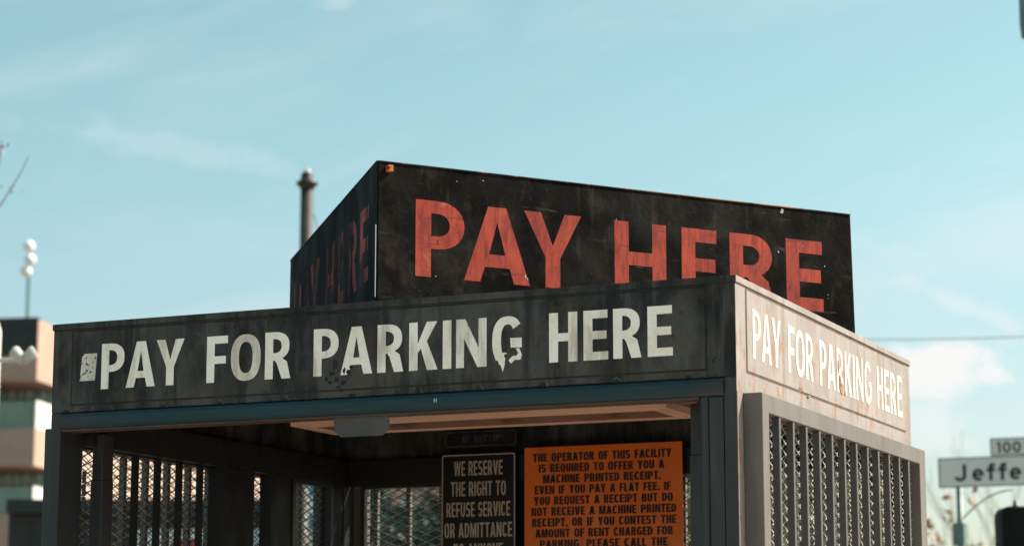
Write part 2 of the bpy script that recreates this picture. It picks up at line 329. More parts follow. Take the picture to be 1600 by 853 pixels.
def glyph(c, w, s, h, e=2.3):
    """list of shapes; each shape = [outer, hole, hole...]"""
    def bowl(x0, x1, y0, y1, rx=None):                      # right-rounded box outline, from bottom-left
        rx = rx or min(x1 - x0, (y1 - y0) * .62)
        return arc(x1 - rx, (y0 + y1) / 2, rx, (y1 - y0) / 2, -90, 90, 14, e)
    m = (1 - h) / 2
    if c == 'I': return [[[(0, 0), (s, 0), (s, 1), (0, 1)]]]
    if c == 'L': return [[[(0, 0), (w, 0), (w, h), (s, h), (s, 1), (0, 1)]]]
    if c == 'T': a = (w - s) / 2; return [[[(a, 0), (a + s, 0), (a + s, 1 - h), (w, 1 - h), (w, 1), (0, 1), (0, 1 - h), (a, 1 - h)]]]
    if c == 'E': q = w * .94; return [[[(0, 0), (w, 0), (w, h), (s, h), (s, m), (q, m), (q, m + h), (s, m + h), (s, 1 - h), (w * .98, 1 - h), (w * .98, 1), (0, 1)]]]
    if c == 'F': q = w * .92; m = .40; return [[[(0, 0), (s, 0), (s, m), (q, m), (q, m + h), (s, m + h), (s, 1 - h), (w, 1 - h), (w, 1), (0, 1)]]]
    if c == 'H': return [[[(0, 0), (s, 0), (s, m), (w - s, m), (w - s, 0), (w, 0), (w, 1), (w - s, 1), (w - s, m + h), (s, m + h), (s, 1), (0, 1)]]]
    if c == 'N': k = s * 1.06; return [[[(0, 0), (s * .92, 0), (s * .92, .60), (w - k, 0), (w, 0), (w, 1), (w - s * .92, 1), (w - s * .92, .40), (k, 1), (0, 1)]]]
    if c == 'M': k = s * .9; return [[[(0, 0), (k, 0), (k, .62), (w / 2 - s * .42, 0), (w / 2 + s * .42, 0), (w - k, .62), (w - k, 0), (w, 0), (w, 1), (w - s * 1.25, 1), (w / 2, .38), (s * 1.25, 1), (0, 1)]]]
    if c == 'V': k = s * 1.12; return [[[(0, 1), (k, 1), (w / 2, .26), (w - k, 1), (w, 1), (w / 2 + s * .58, 0), (w / 2 - s * .58, 0)]]]
    if c == 'W':
        k = s * .98; a = w * .27; q = s * .46
        return [[[(0, 1), (k, 1), (a + .01, .30), (w / 2 - q, 1), (w / 2 + q, 1), (w - a - .01, .30), (w - k, 1), (w, 1), (w - a + q, 0), (w - a - q, 0), (w / 2, .66), (a + q, 0), (a - q, 0)]]]
    if c == 'A':
        k = s * 1.06; t = s * .60; cb = .20; ct = cb + h * .92
        ins = lambda y: k + (w / 2 - k) * (y / .80)            # inner left edge
        ap = .80
        return [[[(0, 0), (k, 0), (ins(0) + (w / 2 - t - 0) * cb * .98, cb), (w - ins(0) - (w / 2 - t) * cb * .98, cb), (w - k, 0), (w, 0), (w / 2 + t, 1), (w / 2 - t, 1)],
                 [(k + (w / 2 - t) * ct, ct), (w - k - (w / 2 - t) * ct, ct), (w / 2, ap)]]]
    if c == 'Y': k = s * 1.14; a = (w - s) / 2; return [[[(a, 0), (a + s, 0), (a + s, .40), (w, 1), (w - k, 1), (w / 2, .56), (k, 1), (0, 1), (a, .40)]]]
    if c == 'K': return [[[(0, 0), (s, 0), (s, .36), (s * 1.38, .455), (w - s * 1.24, 0), (w, 0), (s * 2.08, .60), (w * .98, 1), (w * .98 - s * 1.22, 1), (s, .55), (s, 1), (0, 1)]]]
    if c == 'P':
        y0 = .37; return [[[(0, 0), (s, 0), (s, y0)] + bowl(0, w, y0, 1)[0:] + [(0, 1)], [(s, y0 + h * .9)] + bowl(s, w - s * .96, y0 + h * .9, 1 - h * .9) + [(s, 1 - h * .9)]]]
    if c == 'R':
        y0 = .41; x1 = w * .95; rx = min(x1 - s * .9, (1 - y0) * .62); b = arc(x1 - rx, (1 + y0) / 2, rx, (1 - y0) / 2, -62, 90, 14, e)
        ky = min(.40, y0 - .02); lx = max(s + .035, w * .50 - s * .35)
        return [[[(0, 0), (s, 0), (s, ky), (lx, ky), (min(lx + s * .25, w - s * 1.15), ky - .07), (w - s * 1.08, 0), (w, 0), (w * .86, ky - .03)] + b + [(0, 1)],
                 [(s, y0 + h * .85)] + bowl(s, x1 - s * .96, y0 + h * .85, 1 - h * .9) + [(s, 1 - h * .9)]]]
    if c == 'D': return [[[(0, 0)] + bowl(0, w, 0, 1, w * .75) + [(0, 1)], [(s, h)] + bowl(s, w - s, h, 1 - h, (w - 2 * s) * .8) + [(s, 1 - h)]]]
    if c == 'B':
        y = .52; lo = bowl(0, w, 0, y); hi = bowl(0, w * .94, y, 1); k = h * .88
        lo = [p for p in lo if not (p[1] > y - .07 and p[0] < w * .75)]; hi = [p for p in hi if not (p[1] < y + .07 and p[0] < w * .75)]
        return [[[(0, 0)] + lo + [(w * .80, y)] + hi + [(0, 1)], [(s, k)] + bowl(s, w - s, k, y - k / 2) + [(s, y - k / 2)], [(s, y + k / 2)] + bowl(s, w * .94 - s, y + k / 2, 1 - k) + [(s, 1 - k)]]]
    if c in 'OQ0':
        g = [[arc(w / 2, .5, w / 2, .5, 0, 360, 32, e)[:-1], arc(w / 2, .5, w / 2 - s, .5 - h, 0, 360, 32, e)[:-1]]]
        if c == 'Q': g.append([[(w * .56, -.004), (w * .80, -.004), (w * 1.0, -.13), (w * .74, -.13)]])
        return g
    if c == 'C': return [[arc(w / 2, .5, w / 2, .5, 36, 324, 28, e) + arc(w / 2, .5, w / 2 - s, .5 - h, 322, 38, 24, e)]]
    if c == 'G':
        return [[arc(w / 2, .5, w / 2, .5, 34, 312, 28, e) + [(w, .10), (w, .54), (w * .54, .54), (w * .54, .54 - h), (w - s, .54 - h), (w - s, .24)] + arc(w / 2, .5, w / 2 - s, .5 - h, 306, 36, 24, e)]]
    if c == 'U': q = .42; return [[[(0, 1)] + arc(w / 2, q, w / 2, q, 180, 360, 18, e) + [(w, 1), (w - s, 1)] + arc(w / 2, q, w / 2 - s, q - h, 360, 180, 18, e) + [(s, 1)]]]
    if c == 'J': q = .34; return [[[(w, 1), (w - s, 1)] + arc(w / 2, q, w / 2 - s, q - h, 0, -160, 14, e) + arc(w / 2, q, w / 2, q, -164, 0, 16, e)]]
    if c == 'S':
        Y = (1 + h) / 4; rx = w / 2; a1 = -158
        p1 = arc(rx, 1 - Y, rx, Y, 20, 270, 18, e) + arc(rx, Y, rx - s, Y - h, 90, a1, 18, e)
        p2 = arc(rx, 1 - Y, rx - s, Y - h, 24, 270, 18, e) + arc(rx, Y, rx, Y, 90, a1 - 2, 18, e)
        return [[p1 + p2[::-1]]]
    if c == '1': a = w - s; return [[[(a, 0), (w, 0), (w, 1), (a, 1), (0, .84), (0, .68), (a, .80)]]]
    if c == '-': return [[[(0, .42), (w, .42), (w, .56), (0, .56)]]]
    if c == '.': return [[[(0, 0), (s, 0), (s, h * 1.1), (0, h * 1.1)]]]
    if c == ',': return [[[(s * .3, -.16), (s * .6, -.16), (s, .02), (s, h * 1.1), (0, h * 1.1), (0, 0), (s * .45, 0)]]]
    X = .72                                                   # lower case
    if c == 'e':
        r = X / 2
        return [[arc(w / 2, r, w / 2, r, -14, 318, 28) + arc(w / 2, r, w / 2 - s, r - h, 314, -8, 24)], [[(s * 1.02, r - h * .45), (w - s * 1.02, r - h * .45), (w - s * 1.02, r + h * .45), (s * 1.02, r + h * .45)]]]
    if c == 'o': r = X / 2; return [[arc(w / 2, r, w / 2, r, 0, 360, 28)[:-1], arc(w / 2, r, w / 2 - s, r - h, 0, 360, 28)[:-1]]]
    if c == 'f':
        a = w * .30
        return [stroke([(a + s / 2, 0), (a + s / 2, .78)] + arc(a + s / 2 + w * .24, .78, w * .24, .22 - h / 2, 180, 90, 6) + [(w, 1 - h / 2)], s, h),
                [[(0, X - h), (a - .002, X - h), (a - .002, X), (0, X)]], [[(a + s + .002, X - h), (w, X - h), (w, X), (a + s + .002, X)]]]
    if c == 'r': return [[[(0, 0), (s, 0), (s, X * .55)] + arc(w, X * .5, w - s, X * .5 - h, 170, 92, 8) + [(w, X)] + arc(w, X * .6, w - s, X * .4, 92, 150, 6) + [(s, X), (0, X)]]]
    if c == 'n': return [[[(0, 0), (s, 0)] + arc(w / 2, X * .6, w / 2 - s, X * .4 - h, 180, 0, 14) + [(w - s, 0), (w, 0)] + arc(w / 2, X * .6, w / 2, X * .4, 0, 120, 10) + [(s, X), (0, X)]]]
    if c == 's':
        return [[[(x, y * X) for x, y in lp] for lp in shp] for shp in glyph('S', w, s, h / X)]
    raise ValueError(c)
WREL = dict(I=0, M=1.32, W=1.5, N=1.04, O=1.04, Q=1.04, G=1.04, C=1.0, A=1.12, V=1.1, Y=1.06, K=1.08, E=.86, F=.82, L=.80, T=.94, S=.96, J=.8)
def put(bm, shapes, org, ux, uz, sx_=1.0, sz_=1.0):
    org, ux, uz = Vector(org), Vector(ux), Vector(uz); nrm = ux.cross(uz)
    for shp in shapes:
        pts = [[Vector((p[0], p[1], 0)) for p in lp] for lp in shp]
        fl = [p for lp in pts for p in lp]
        vv = [bm.verts.new(org + ux * (p.x * sx_) + uz * (p.y * sz_)) for p in fl]
        for t in geometry.tessellate_polygon(pts):
            a, b, c = (fl[i] for i in t)
            ar = (b - a).cross(c - a).z
            if abs(ar) < 1e-9: continue
            try: bm.faces.new([vv[i] for i in (t if ar > 0 else t[::-1])])
            except ValueError: pass
def line(bm, text, org, ux, uz, height, width, wbase=.5, s=.19, h=.16, gap=.11, space=.30, e=2.6):
    """one line of text, its left bottom at org, squeezed or stretched to the given width"""
    x = 0; items = []
    for c in text:
        if c == ' ': x += space; continue
        w = s if c in 'I.,' else wbase * WREL.get(c, 1.0)
        items.append((c, x, w)); x += w + gap
    tot_ = x - gap; k = width / (tot_ * height)
    for c, x0, w in items:
        put(bm, glyph(c, w, s, h, e), Vector(org) + Vector(ux) * (x0 * height * k), ux, uz, height * k, height)

# ------------------------------------------------------------------ ground
bm = bmesh.new(); g = 900
for a in ((-g, -g), (g, -g), (g, g), (-g, g)): bm.verts.new((a[0], a[1], 0))
bm.faces.new(bm.verts)
mAsph = M('asphalt', (.13, .118, .102), (.18, .163, .142), 2, layers=[dict(c=(.16, .15, .13), scale=150, lo=.6, hi=.75)], rough=.9)
struct(obj('ground', bm, mAsph))
mConc = M('bounce_concrete', (.57, .465, .36), (.49, .40, .305), 2, layers=[dict(c=(.2, .16, .12), scale=12, lo=.6, hi=.7, amt=.5)], rough=.85)
struct(obj('bounce_pavement', BX(-3.4, 3.6, -4.4, 3.2, .004, .13), mConc, bevel=.02))  # unseen slab, added pale and warm to bounce light upward
bm = bmesh.new()
for k in range(7): box(bm, -14 + k * 2.7, -13.9 + k * 2.7, -11, -6.2, .003, .008)
struct(obj('parking_line', bm, M('white_line_paint', (.75, .74, .70), (.55, .54, .5), 8, rough=.8)))
struct(obj('road', BX(-90, 90, 6.0, 11.5, .004, .010), M('dark_asphalt', (.045, .045, .046), (.06, .06, .06), 3, rough=.9)))

# ------------------------------------------------------------------ the booth
booth = thing('parking_booth', (-.95, .80, .13), 'grey metal pay booth with mesh walls, its fascia lettered PAY FOR PARKING HERE in white', 'parking booth')
T = .03
def mitre(bm, z0, z1, o, i):                               # four mitred strips are built one by one
    pass
def fascia_prism(side, o, i, z0, z1):
    x0, x1, y0, y1 = -WID - o, o, -o, DEP + o; a0, a1, b0, b1 = -WID + i, -i, i, DEP - i
    q = dict(front=[(x0, y0), (x1, y0), (a1, b0), (a0, b0)], right=[(x1, y0), (x1, y1), (a1, b1), (a1, b0)],
             back=[(x1, y1), (x0, y1), (a0, b1), (a1, b1)], left=[(x0, y1), (x0, y0), (a0, b0), (a0, b1)])[side]
    bm = bmesh.new(); prism(bm, [(x, y, z0) for x, y in q], (0, 0, z1 - z0)); return bm
fas = {}
for side, m in (('front', mFront), ('right', mSide), ('back', mFront), ('left', mFront)):
    bm = fascia_prism(side, 0, T, H - (.2708 if side == 'right' else .236), H - .016)
    F, (u0, u1) = dict(front=(fFront, (-1.836, -.075)), right=(fRight, (.078, 1.55)), back=(fBack, (-1.83, -.075)), left=(fLeft, (.078, 1.55)))[side]
    fbox(bm, F, u0, u1, H - .2155, H - .0245, .0002, .0022)
    fas[side] = obj('fascia', bm, m, booth, bevel=.0008,
                    label={'front': 'dark grimy front fascia lettered in white', 'right': 'sunlit beige side fascia lettered in white'}.get(side))
    sb = bmesh.new(); fring(sb, F, (u0 - .0045, u1 + .0045, H - .220, H - .020), (u0 - .0003, u1 + .0003, H - .2158, H - .0242), .0003, .0009)
    obj('seam', sb, mSeamSide if side == 'right' else mSeam, fas[side])
    obj('cap_flange', fascia_prism(side, .0035, T, H - .0157, H), m, booth, bevel=.0012)
    obj('drip_seam', fascia_prism(side, .0012, .02, H - .0182, H - .0160), mSeamSide if side == 'right' else mSeam, fas[side])

# front lettering, letter by letter at its own place
FL = [('P', -1.745, -1.674), ('A', -1.668, -1.579), ('Y', -1.576, -1.492), ('F', -1.424, -1.362), ('O', -1.352, -1.265), ('R', -1.252, -1.178),
      ('P', -1.112, -1.041), ('A', -1.035, -.946), ('R', -.932, -.860), ('K', -.844, -.766), ('I', -.752, -.729), ('N', -.716, -.634),
      ('H', -.469, -.396), ('E', -.380, -.317), ('R', -.304, -.233), ('E', -.217, -.154)]
HT = .1195; Z0 = H - .1805
bm = bmesh.new()
for i, (c, a, b) in enumerate(FL):
    if i in (3, 6): flat('lettering', bm, mWhite, fas['front']); bm = bmesh.new()
    if i == 6: break
    put(bm, glyph(c, (b - a) / HT, .195, .165, 2.4), (a, -.0030, Z0), (1, 0, 0), (0, 0, 1), HT, HT)
for c, a, b in FL[6:12]: put(bm, glyph(c, (b - a) / HT, .195, .165, 2.4), (a, -.0030, Z0), (1, 0, 0), (0, 0, 1), HT, HT)
# the torn G: upper bowl with a frayed end, the bar block and a loose curl
def poly(bm, pts, x, z, k, F, d=.003):
    o_ = F(x, z, d); ux = F(1, 0, 0) - F(0, 0, 0); put(bm, [[pts]], o_, ux, (0, 0, 1), k, k)
gb = arc(.343, .5, .343, .5, 38, 214, 20, 2.4) + [(.08, .10), (.12, .115), (.155, .02), (.185, .01), (.235, -.13), (.275, .0), (.29, .14), (.262, .19), (.262, .225), (.335, .235), (.285, .262), (.215, .262)] + arc(.343, .5, .148, .335, 212, 40, 18, 2.4)
put(bm, [[gb]], (-.619, -.0030, Z0), (1, 0, 0), (0, 0, 1), HT, HT)
put(bm, [[[(.41, .355), (.655, .35), (.655, .55), (.40, .55)]],
         [[(.36, .10), (.42, .03), (.50, .10), (.63, .10), (.655, .20), (.60, .335), (.52, .335), (.58, .24), (.53, .18), (.46, .19)]]], (-.619, -.0030, Z0), (1, 0, 0), (0, 0, 1), HT, HT)
flat('lettering', bm, mWhite, fas['front'])
bm = bmesh.new()
for c, a, b in FL[12:]: put(bm, glyph(c, (b - a) / HT, .195, .165, 2.4), (a, -.0030, Z0), (1, 0, 0), (0, 0, 1), HT, HT)
flat('lettering', bm, mWhite, fas['front'])
bm = bmesh.new()
put(bm, [[[(0, 0), (.40, 0), (.44, .60), (.10, .60), (.085, .56), (.05, .55)]]], (-1.812, -.0030, H - .156), (1, 0, 0), (0, 0, 1), HT, HT)
flat('sticker_scrap', bm, mSticker, fas['front'], label='speckled white scrap of sticker before the first letter')
# scuffs round the foot of the second A, and pale scratches
bm = bmesh.new()
def splat(bm, x, z, r, F, d, sq=1.0, n=9):
    pts = [(r * (.55 + .75 * random.random()) * math.cos(2 * math.pi * k / n), sq * r * (.55 + .75 * random.random()) * math.sin(2 * math.pi * k / n)) for k in range(n)]
    poly(bm, pts, x, z, 1.0, F, d)
for x, z, r, sq in ((-1.052, -.152, .009, 1.8), (-1.060, -.176, .010, .8), (-1.046, -.192, .006, 1.4), (-1.063, -.198, .007, .6), (-1.028, -.200, .009, .7), (-1.012, -.176, .006, 1.5),
                    (-1.024, -.170, .004, 2.2), (-1.040, -.210, .008, .5), (-1.006, -.162, .0045, 1.6), (-1.074, -.188, .004, 1.5), (-1.034, -.219, .005, .6), (-.155, -.135, .004, .5)):
    bm = bmesh.new(); splat(bm, x, H + z, r, fFront, .0034, sq); flat('scuff_mark', bm, mScuff, fas['front'])
# side lettering
bm = bmesh.new()
SL = FL[:12] + [('G', -.619, -.537)] + FL[12:]
for i, (c, a, b) in enumerate(SL):
    if i in (3, 6, 13): flat('lettering', bm, mWhiteSide, fas['right']); bm = bmesh.new()
    ya = .118 + (a + 1.745) * .876; yb = .118 + (b + 1.745) * .876
    put(bm, glyph(c, (yb - ya) / HT, .158, .150, 2.4), (.0030, ya, H - .1810), (0, 1, 0), (0, 0, 1), HT, HT)
flat('lettering', bm, mWhiteSide, fas['right'])
bm = bmesh.new()
for y, z, r, sq in ((.875, -.168, .018, .7), (.860, -.150, .009, 2.0), (.905, -.176, .012, .6), (.845, -.110, .006, 3.0), (.50, -.208, .012, .3), (.57, -.222, .016, .25)):
    bm = bmesh.new(); splat(bm, y, H + z, r, fRight, .0036, sq); flat('rust_mark', bm, mRustMark, fas['right'])

# header beam (soft bulge) with bolts along its top
bm = bmesh.new()
prof = [(.05, -.2385), (-.001, -.2385), (-.0055, -.242), (-.0075, -.250), (-.0075, -.262), (-.0055, -.273), (-.001, -.279), (.004, -.281), (.05, -.281)]
prism(bm, [(-1.869, y, H + z) for y, z in prof], (1.869 - .031, 0, 0))
hb = obj('header_beam', bm, mTeal, booth, bevel=.0006)
for x in (-1.852, -1.719, -1.555, -1.384, -1.196, -1.002, -.819, -.657, -.488, -.297, -.118):
    bm = bmesh.new(); k = random.uniform(.8, 1.15)
    pts = [(x + .0085 * k * math.cos(t) * (1 + random.uniform(-.2, .2)), -.0006, H - .2372 + .0085 * k * math.sin(t) * (1 + random.uniform(-.15, .15))) for t in [math.pi * j / 7 for j in range(8)]]
    prism(bm, pts, (0, -.0035, 0)); obj('bolt', bm, mBolt, hb)
    bm = bmesh.new(); pts = [(x + .003 + .0125 * k * math.cos(t) * (1 + random.uniform(-.25, .25)), -.0002, H - .2368 + .0120 * k * math.sin(t) * (1 + random.uniform(-.25, .25))) for t in [math.pi * j / 7 for j in range(8)]]
    prism(bm, pts, (0, -.0008, 0)); obj('chipped_rim', bm, mChipRim, hb)
bm = bmesh.new()
for a, b, w_ in ((0, .010, .0016), (.006, .010, .0016)):
    box(bm, -.773 + a, -.773 + a + w_, -.0083, -.0078, H - .262, H - .262 + b)
box(bm, -.7712, -.7672, -.0083, -.0078, H - .258, H - .2565)
obj('chalk_mark', bm, M('pale_mark', (.45, .55, .55), rough=.7), hb)
obj('soffit_lip', BX(-1.868, -.094, .004, .055, H - .2855, H - .2812), mLip, booth)

# corner posts, standing back a hair from the fascia plane
for x0, x1, y0, y1 in ((-1.9, -1.869, 0, .10), (-.0315, -.0004, 0, .0405), (-1.899, -1.85, 1.55, DEP - .001), (-.05, -.001, 1.55, DEP - .001)):
    obj('corner_post', BX(x0, x1, y0, y1, .13, H - .2365), mPost if y0 < 1 else mInnerPost, booth, bevel=.002)
obj('side_strip', BX(-.0012, .0012, .0012, .0405, .13, H - .2712), mSide, booth, label='sunlit beige strip at the near corner')
bm = bmesh.new(); box(bm, -.0685, -.0335, .0015, .05, .13, H - .2817); obj('jamb', bm, mPost, booth, bevel=.002)
bm = bmesh.new(); tube(bm, [(-.081, .014, .13), (-.081, .014, H - .2817)], .0125, 14); box(bm, -.0935, -.0695, .0145, .05, .13, H - .2817)
obj('jamb', bm, mPost, booth, smooth=False)
# inner door frame with hinges
for x0, x1, y in ((-1.848, -1.815, .12), (-.150, -.108, .10)):
    bm = bmesh.new(); box(bm, x0, x1, y, y + .05, H - .405, H - .283); box(bm, x0 - .002, x1 + .002, y - .002, y + .05, .13, H - .4055)
    obj('door_frame', bm, mInnerPost, booth, bevel=.0015)
bm = bmesh.new()
for k in range(3): tube(bm, [(-1.862, .105, H - .482 + k * .034), (-1.862, .105, H - .45 + k * .034)], .0055, 10)
obj('hinge', bm, mInnerPost, booth)
# ceiling
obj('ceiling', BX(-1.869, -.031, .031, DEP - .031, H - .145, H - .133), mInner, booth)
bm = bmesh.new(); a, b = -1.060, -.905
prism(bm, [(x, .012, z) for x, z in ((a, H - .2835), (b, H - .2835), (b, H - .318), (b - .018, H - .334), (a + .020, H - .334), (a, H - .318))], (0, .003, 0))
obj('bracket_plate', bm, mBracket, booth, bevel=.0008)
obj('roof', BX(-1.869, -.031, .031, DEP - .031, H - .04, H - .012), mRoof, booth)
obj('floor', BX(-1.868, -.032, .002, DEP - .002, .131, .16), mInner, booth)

# mesh walls
def strands(F, u0, u1, z0, z1, d, du=.068, dz=.0262, r=.0015):
    bm = bmesh.new(); a = math.atan2(dz, du)
    for sgn in (1, -1):
        t = Vector((math.cos(a), sgn * math.sin(a))); n_ = Vector((-t.y, t.x)); stp = du * math.sin(a)
        cs = [n_.dot(Vector(c)) for c in ((u0, z0), (u1, z0), (u0, z1), (u1, z1))]
        k = math.floor(min(cs) / stp)
        while k * stp < max(cs):
            p0 = n_ * (k * stp); lo_, hi_ = -1e9, 1e9
            for pc, tc_, a0, a1 in ((p0.x, t.x, u0, u1), (p0.y, t.y, z0, z1)):
                q = sorted(((a0 - pc) / tc_, (a1 - pc) / tc_)); lo_ = max(lo_, q[0]); hi_ = min(hi_, q[1])
            if hi_ - lo_ > .005:
                A = p0 + t * lo_; B = p0 + t * hi_; dd = d + sgn * r * .9
                va = [(A + n_ * x * 1.0, y) for x, y in ((r, -r * .5), (r, r * .6), (-r, r * .6), (-r, -r * .5))]; vb = [(B + n_ * x, y) for x, y in ((r, -r * .5), (r, r * .6), (-r, r * .6), (-r, -r * .5))]
                va = [bm.verts.new(F(p_.x, p_.y, dd + y)) for p_, y in va]; vb = [bm.verts.new(F(p_.x, p_.y, dd + y)) for p_, y in vb]
                for j in range(4): bm.faces.new((va[j], va[(j + 1) % 4], vb[(j + 1) % 4], vb[j]))
            k += 1
    return bm
BARY = [.182, .293, .401, .514, .626, .740, .853, .963, 1.074, 1.185, 1.295, 1.400]
ZT = H - .316; ZB = 1.03
def grille(F, u0, u1, i0, i1, bars, m, lab, inner=True):
    bm = bmesh.new(); fring(bm, F, (u0, u1, ZB - .05, H - .2715), (i0, i1, ZB, ZT), .0005, .048)
    fr = obj('grille_panel', bm, m, booth, bevel=.0025, label=lab)
    first = None
    for k, y in enumerate(bars):
        if first is None:
            bm = bmesh.new(); fbox(bm, F, y - .0072, y + .0072, ZB + .001, ZT - .001, .0275, .0455); first = obj('bar', bm, mBar, fr, bevel=.001); f0 = F(y, 0, 0)
        else:
            o = first.copy(); col.objects.link(o); o.parent = fr; o.location = F(y, 0, 0) - f0
    obj('wire_mesh', strands(F, i0 + .001, i1 - .001, ZB, ZT, .020), mMesh, fr)
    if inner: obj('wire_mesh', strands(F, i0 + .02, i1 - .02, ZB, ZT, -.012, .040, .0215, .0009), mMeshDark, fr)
    return fr
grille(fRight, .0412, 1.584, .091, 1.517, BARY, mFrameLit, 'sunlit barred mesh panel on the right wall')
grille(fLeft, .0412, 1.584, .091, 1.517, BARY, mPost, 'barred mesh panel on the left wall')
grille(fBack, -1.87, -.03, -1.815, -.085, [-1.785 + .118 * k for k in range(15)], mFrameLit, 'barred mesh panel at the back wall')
for F, a, b in ((fRight, .0405, 1.56), (fLeft, .10, 1.56), (fBack, -1.85, -.05)):
    bm = bmesh.new(); fbox(bm, F, a, b, .135, ZB - .0505, -.02, -.002); obj('wall_panel', bm, mPost, booth)
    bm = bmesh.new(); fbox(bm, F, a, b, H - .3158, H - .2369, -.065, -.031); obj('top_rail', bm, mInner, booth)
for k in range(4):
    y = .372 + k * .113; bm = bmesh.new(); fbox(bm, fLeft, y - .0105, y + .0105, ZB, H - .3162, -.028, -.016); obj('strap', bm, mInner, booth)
# studs inside the left wall, and an inner sash
for a, b in ((.79, .985), (1.09, 1.215), (1.48, 1.549)):
    bm = bmesh.new(); fbox(bm, fLeft, a, b, ZB, H - .316, -.045, -.003); obj('stud', bm, mInner, booth)
bm = bmesh.new(); fring(bm, fLeft, (1.216, 1.479, ZB, H - .3165), (1.232, 1.462, ZB + .02, H - .328), -.05, -.03); obj('window_sash', bm, mInnerPost, booth)
bm = bmesh.new(); fring(bm, fBack, (-1.80, -1.46, ZB, H - .3165), (-1.785, -1.475, ZB + .02, H - .326), -.05, -.036); obj('window_sash', bm, mInnerPost, booth)
bm = bmesh.new(); fbox(bm, fBack, -1.45, -.80, ZB, H - .3165, -.034, -.020); obj('notice_backboard', bm, mInner, booth)
bm = bmesh.new(); box(bm, -1.868, -.094, .01, .04, .16, 1.0); box(bm, -1.868, -.094, -.03, .09, 1.0, 1.03); obj('counter', bm, mPost, booth, bevel=.003)

# ------------------------------------------------------------------ ceiling light
lx0, lx1, ly0, ly1 = -1.548, -.415, .655, .925
cl = thing('ceiling_light', ((lx0 + lx1) / 2, (ly0 + ly1) / 2, H - .146), 'long peach coloured light fitting with raised rim under the booth ceiling', 'ceiling light')
def hring(bm, o, i, z0, z1):
    def lp(r, z): return [bm.verts.new((a, b, z)) for a, b in ((r[0], r[2]), (r[1], r[2]), (r[1], r[3]), (r[0], r[3]))]
    A, B, C_, D = lp(o, z0), lp(o, z1), lp(i, z0), lp(i, z1)
    for k in range(4):
        j = (k + 1) % 4
        for q in ((A[k], A[j], B[j], B[k]), (C_[k], C_[j], D[j], D[k]), (A[k], A[j], C_[j], C_[k]), (B[k], B[j], D[j], D[k])): bm.faces.new(q)
obj('body', BX(lx0 + .006, lx1 - .006, ly0 + .006, ly1 - .006, H - .200, H - .1452), mTrim, cl)
for a, b in ((0, .020), (.026, .052)):
    bm = bmesh.new(); hring(bm, (lx0 + a, lx1 - a, ly0 + a, ly1 - a), (lx0 + b, lx1 - b, ly0 + b, ly1 - b), H - (.222 if a == 0 else .2225), H - .2002); obj('rim', bm, mTrim, cl, bevel=.0012)
bm = bmesh.new(); hring(bm, (lx0 + .0525, lx1 - .0525, ly0 + .0525, ly1 - .0525), (lx0 + .056, lx1 - .056, ly0 + .056, ly1 - .056), H - .2215, H - .2002); obj('shade_liner', bm, mUnder, cl)  # dark ring painting the shade on the rim's inner face
obj('diffuser', BX(lx0 + .057, lx1 - .057, ly0 + .057, ly1 - .057, H - .2035, H - .2002), mUnder, cl)

# ------------------------------------------------------------------ notices inside
nz_y = 1.530
def notice_black(x0, x1, z0, z1, y, m, ml, rows, label, hgt, first, step, txt_m):
    o = tag(obj('notice', BX(x0, x1, y, y + .003, z0, z1), m), label, 'notice')
    bm = bmesh.new(); F = lambda u_, z, d: Vector((u_, y - d, z))
    def rr(w_, r): return [p for cx_, cz_, a0 in ((x1 - w_ - r, z1 - w_ - r, 0), (x0 + w_ + r, z1 - w_ - r, 90), (x0 + w_ + r, z0 + w_ + r, 180), (x1 - w_ - r, z0 + w_ + r, 270)) for p in arc(cx_, cz_, r, r, a0, a0 + 90, 5)]
    put(bm, [[rr(.0015, .008), rr(.0052, .005)]], (0, y - .0008, 0), (1, 0, 0), (0, 0, 1)); flat('border', bm, ml, o)
    bm = bmesh.new()
    for k, (t, w_, xc) in enumerate(rows):
        line(bm, t, (x0 + xc - w_ / 2, y - .0009, z1 - first - hgt - k * step), (1, 0, 0), (0, 0, 1), hgt, w_, .50, .155, .135, .10, .30)
    flat('lettering', bm, txt_m, o); return o
xc = .128
notice_black(-1.492, -1.236, H - .83, H - .2305, nz_y, mBlackNotice, mCream,
    [('WE RESERVE', .168, xc), ('THE RIGHT TO', .190, xc), ('REFUSE SERVICE', .220, xc), ('OR ADMITTANCE', .233, xc), ('TO ANYONE', .170, xc)],
    'black notice with tan border reading WE RESERVE THE RIGHT TO REFUSE SERVICE', .0455, .0225, .0645, mCream)
notice_black(-1.490, -1.240, H - .2075, H - .155, nz_y + .02, mBlackNotice, mFaded, [('OF RECEIPT', .150, .135)],
    'faded dark notice with barely readable writing above the black notice', .022, .014, .03, mFaded)
oy = 1.524
on = tag(obj('notice', BX(-1.203, -.682, oy, oy + .003, H - .86, H - .2195), mOrange, bevel=.0005), 'orange notice in black capitals about machine printed receipts', 'notice')
bm = bmesh.new()
rows = [('THE OPERATOR OF THIS FACILITY', .458, .258), ('IS REQUIRED TO OFFER YOU A', .415, .256), ('MACHINE PRINTED RECEIPT,', .390, .258), ('EVEN IF YOU PAY A FLAT FEE. IF', .449, .259),
        ('YOU REQUEST A RECEIPT BUT DO', .458, .261), ('NOT RECEIVE A MACHINE PRINTED', .477, .262), ('RECEIPT, OR IF YOU CONTEST THE', .474, .263), ('AMOUNT OF RENT CHARGED FOR', .452, .263), ('PARKING, PLEASE CALL THE', .420, .262)]
for k, (t, w_, c_) in enumerate(rows):
    line(bm, t, (-1.203 + c_ - w_ / 2, oy - .0008, H - .2195 - .0205 - .0248 - k * .03345), (1, 0, 0), (0, 0, 1), .0255, w_, .56, .235, .185, .065, .42, 2.8)
flat('lettering', bm, mInk, on)

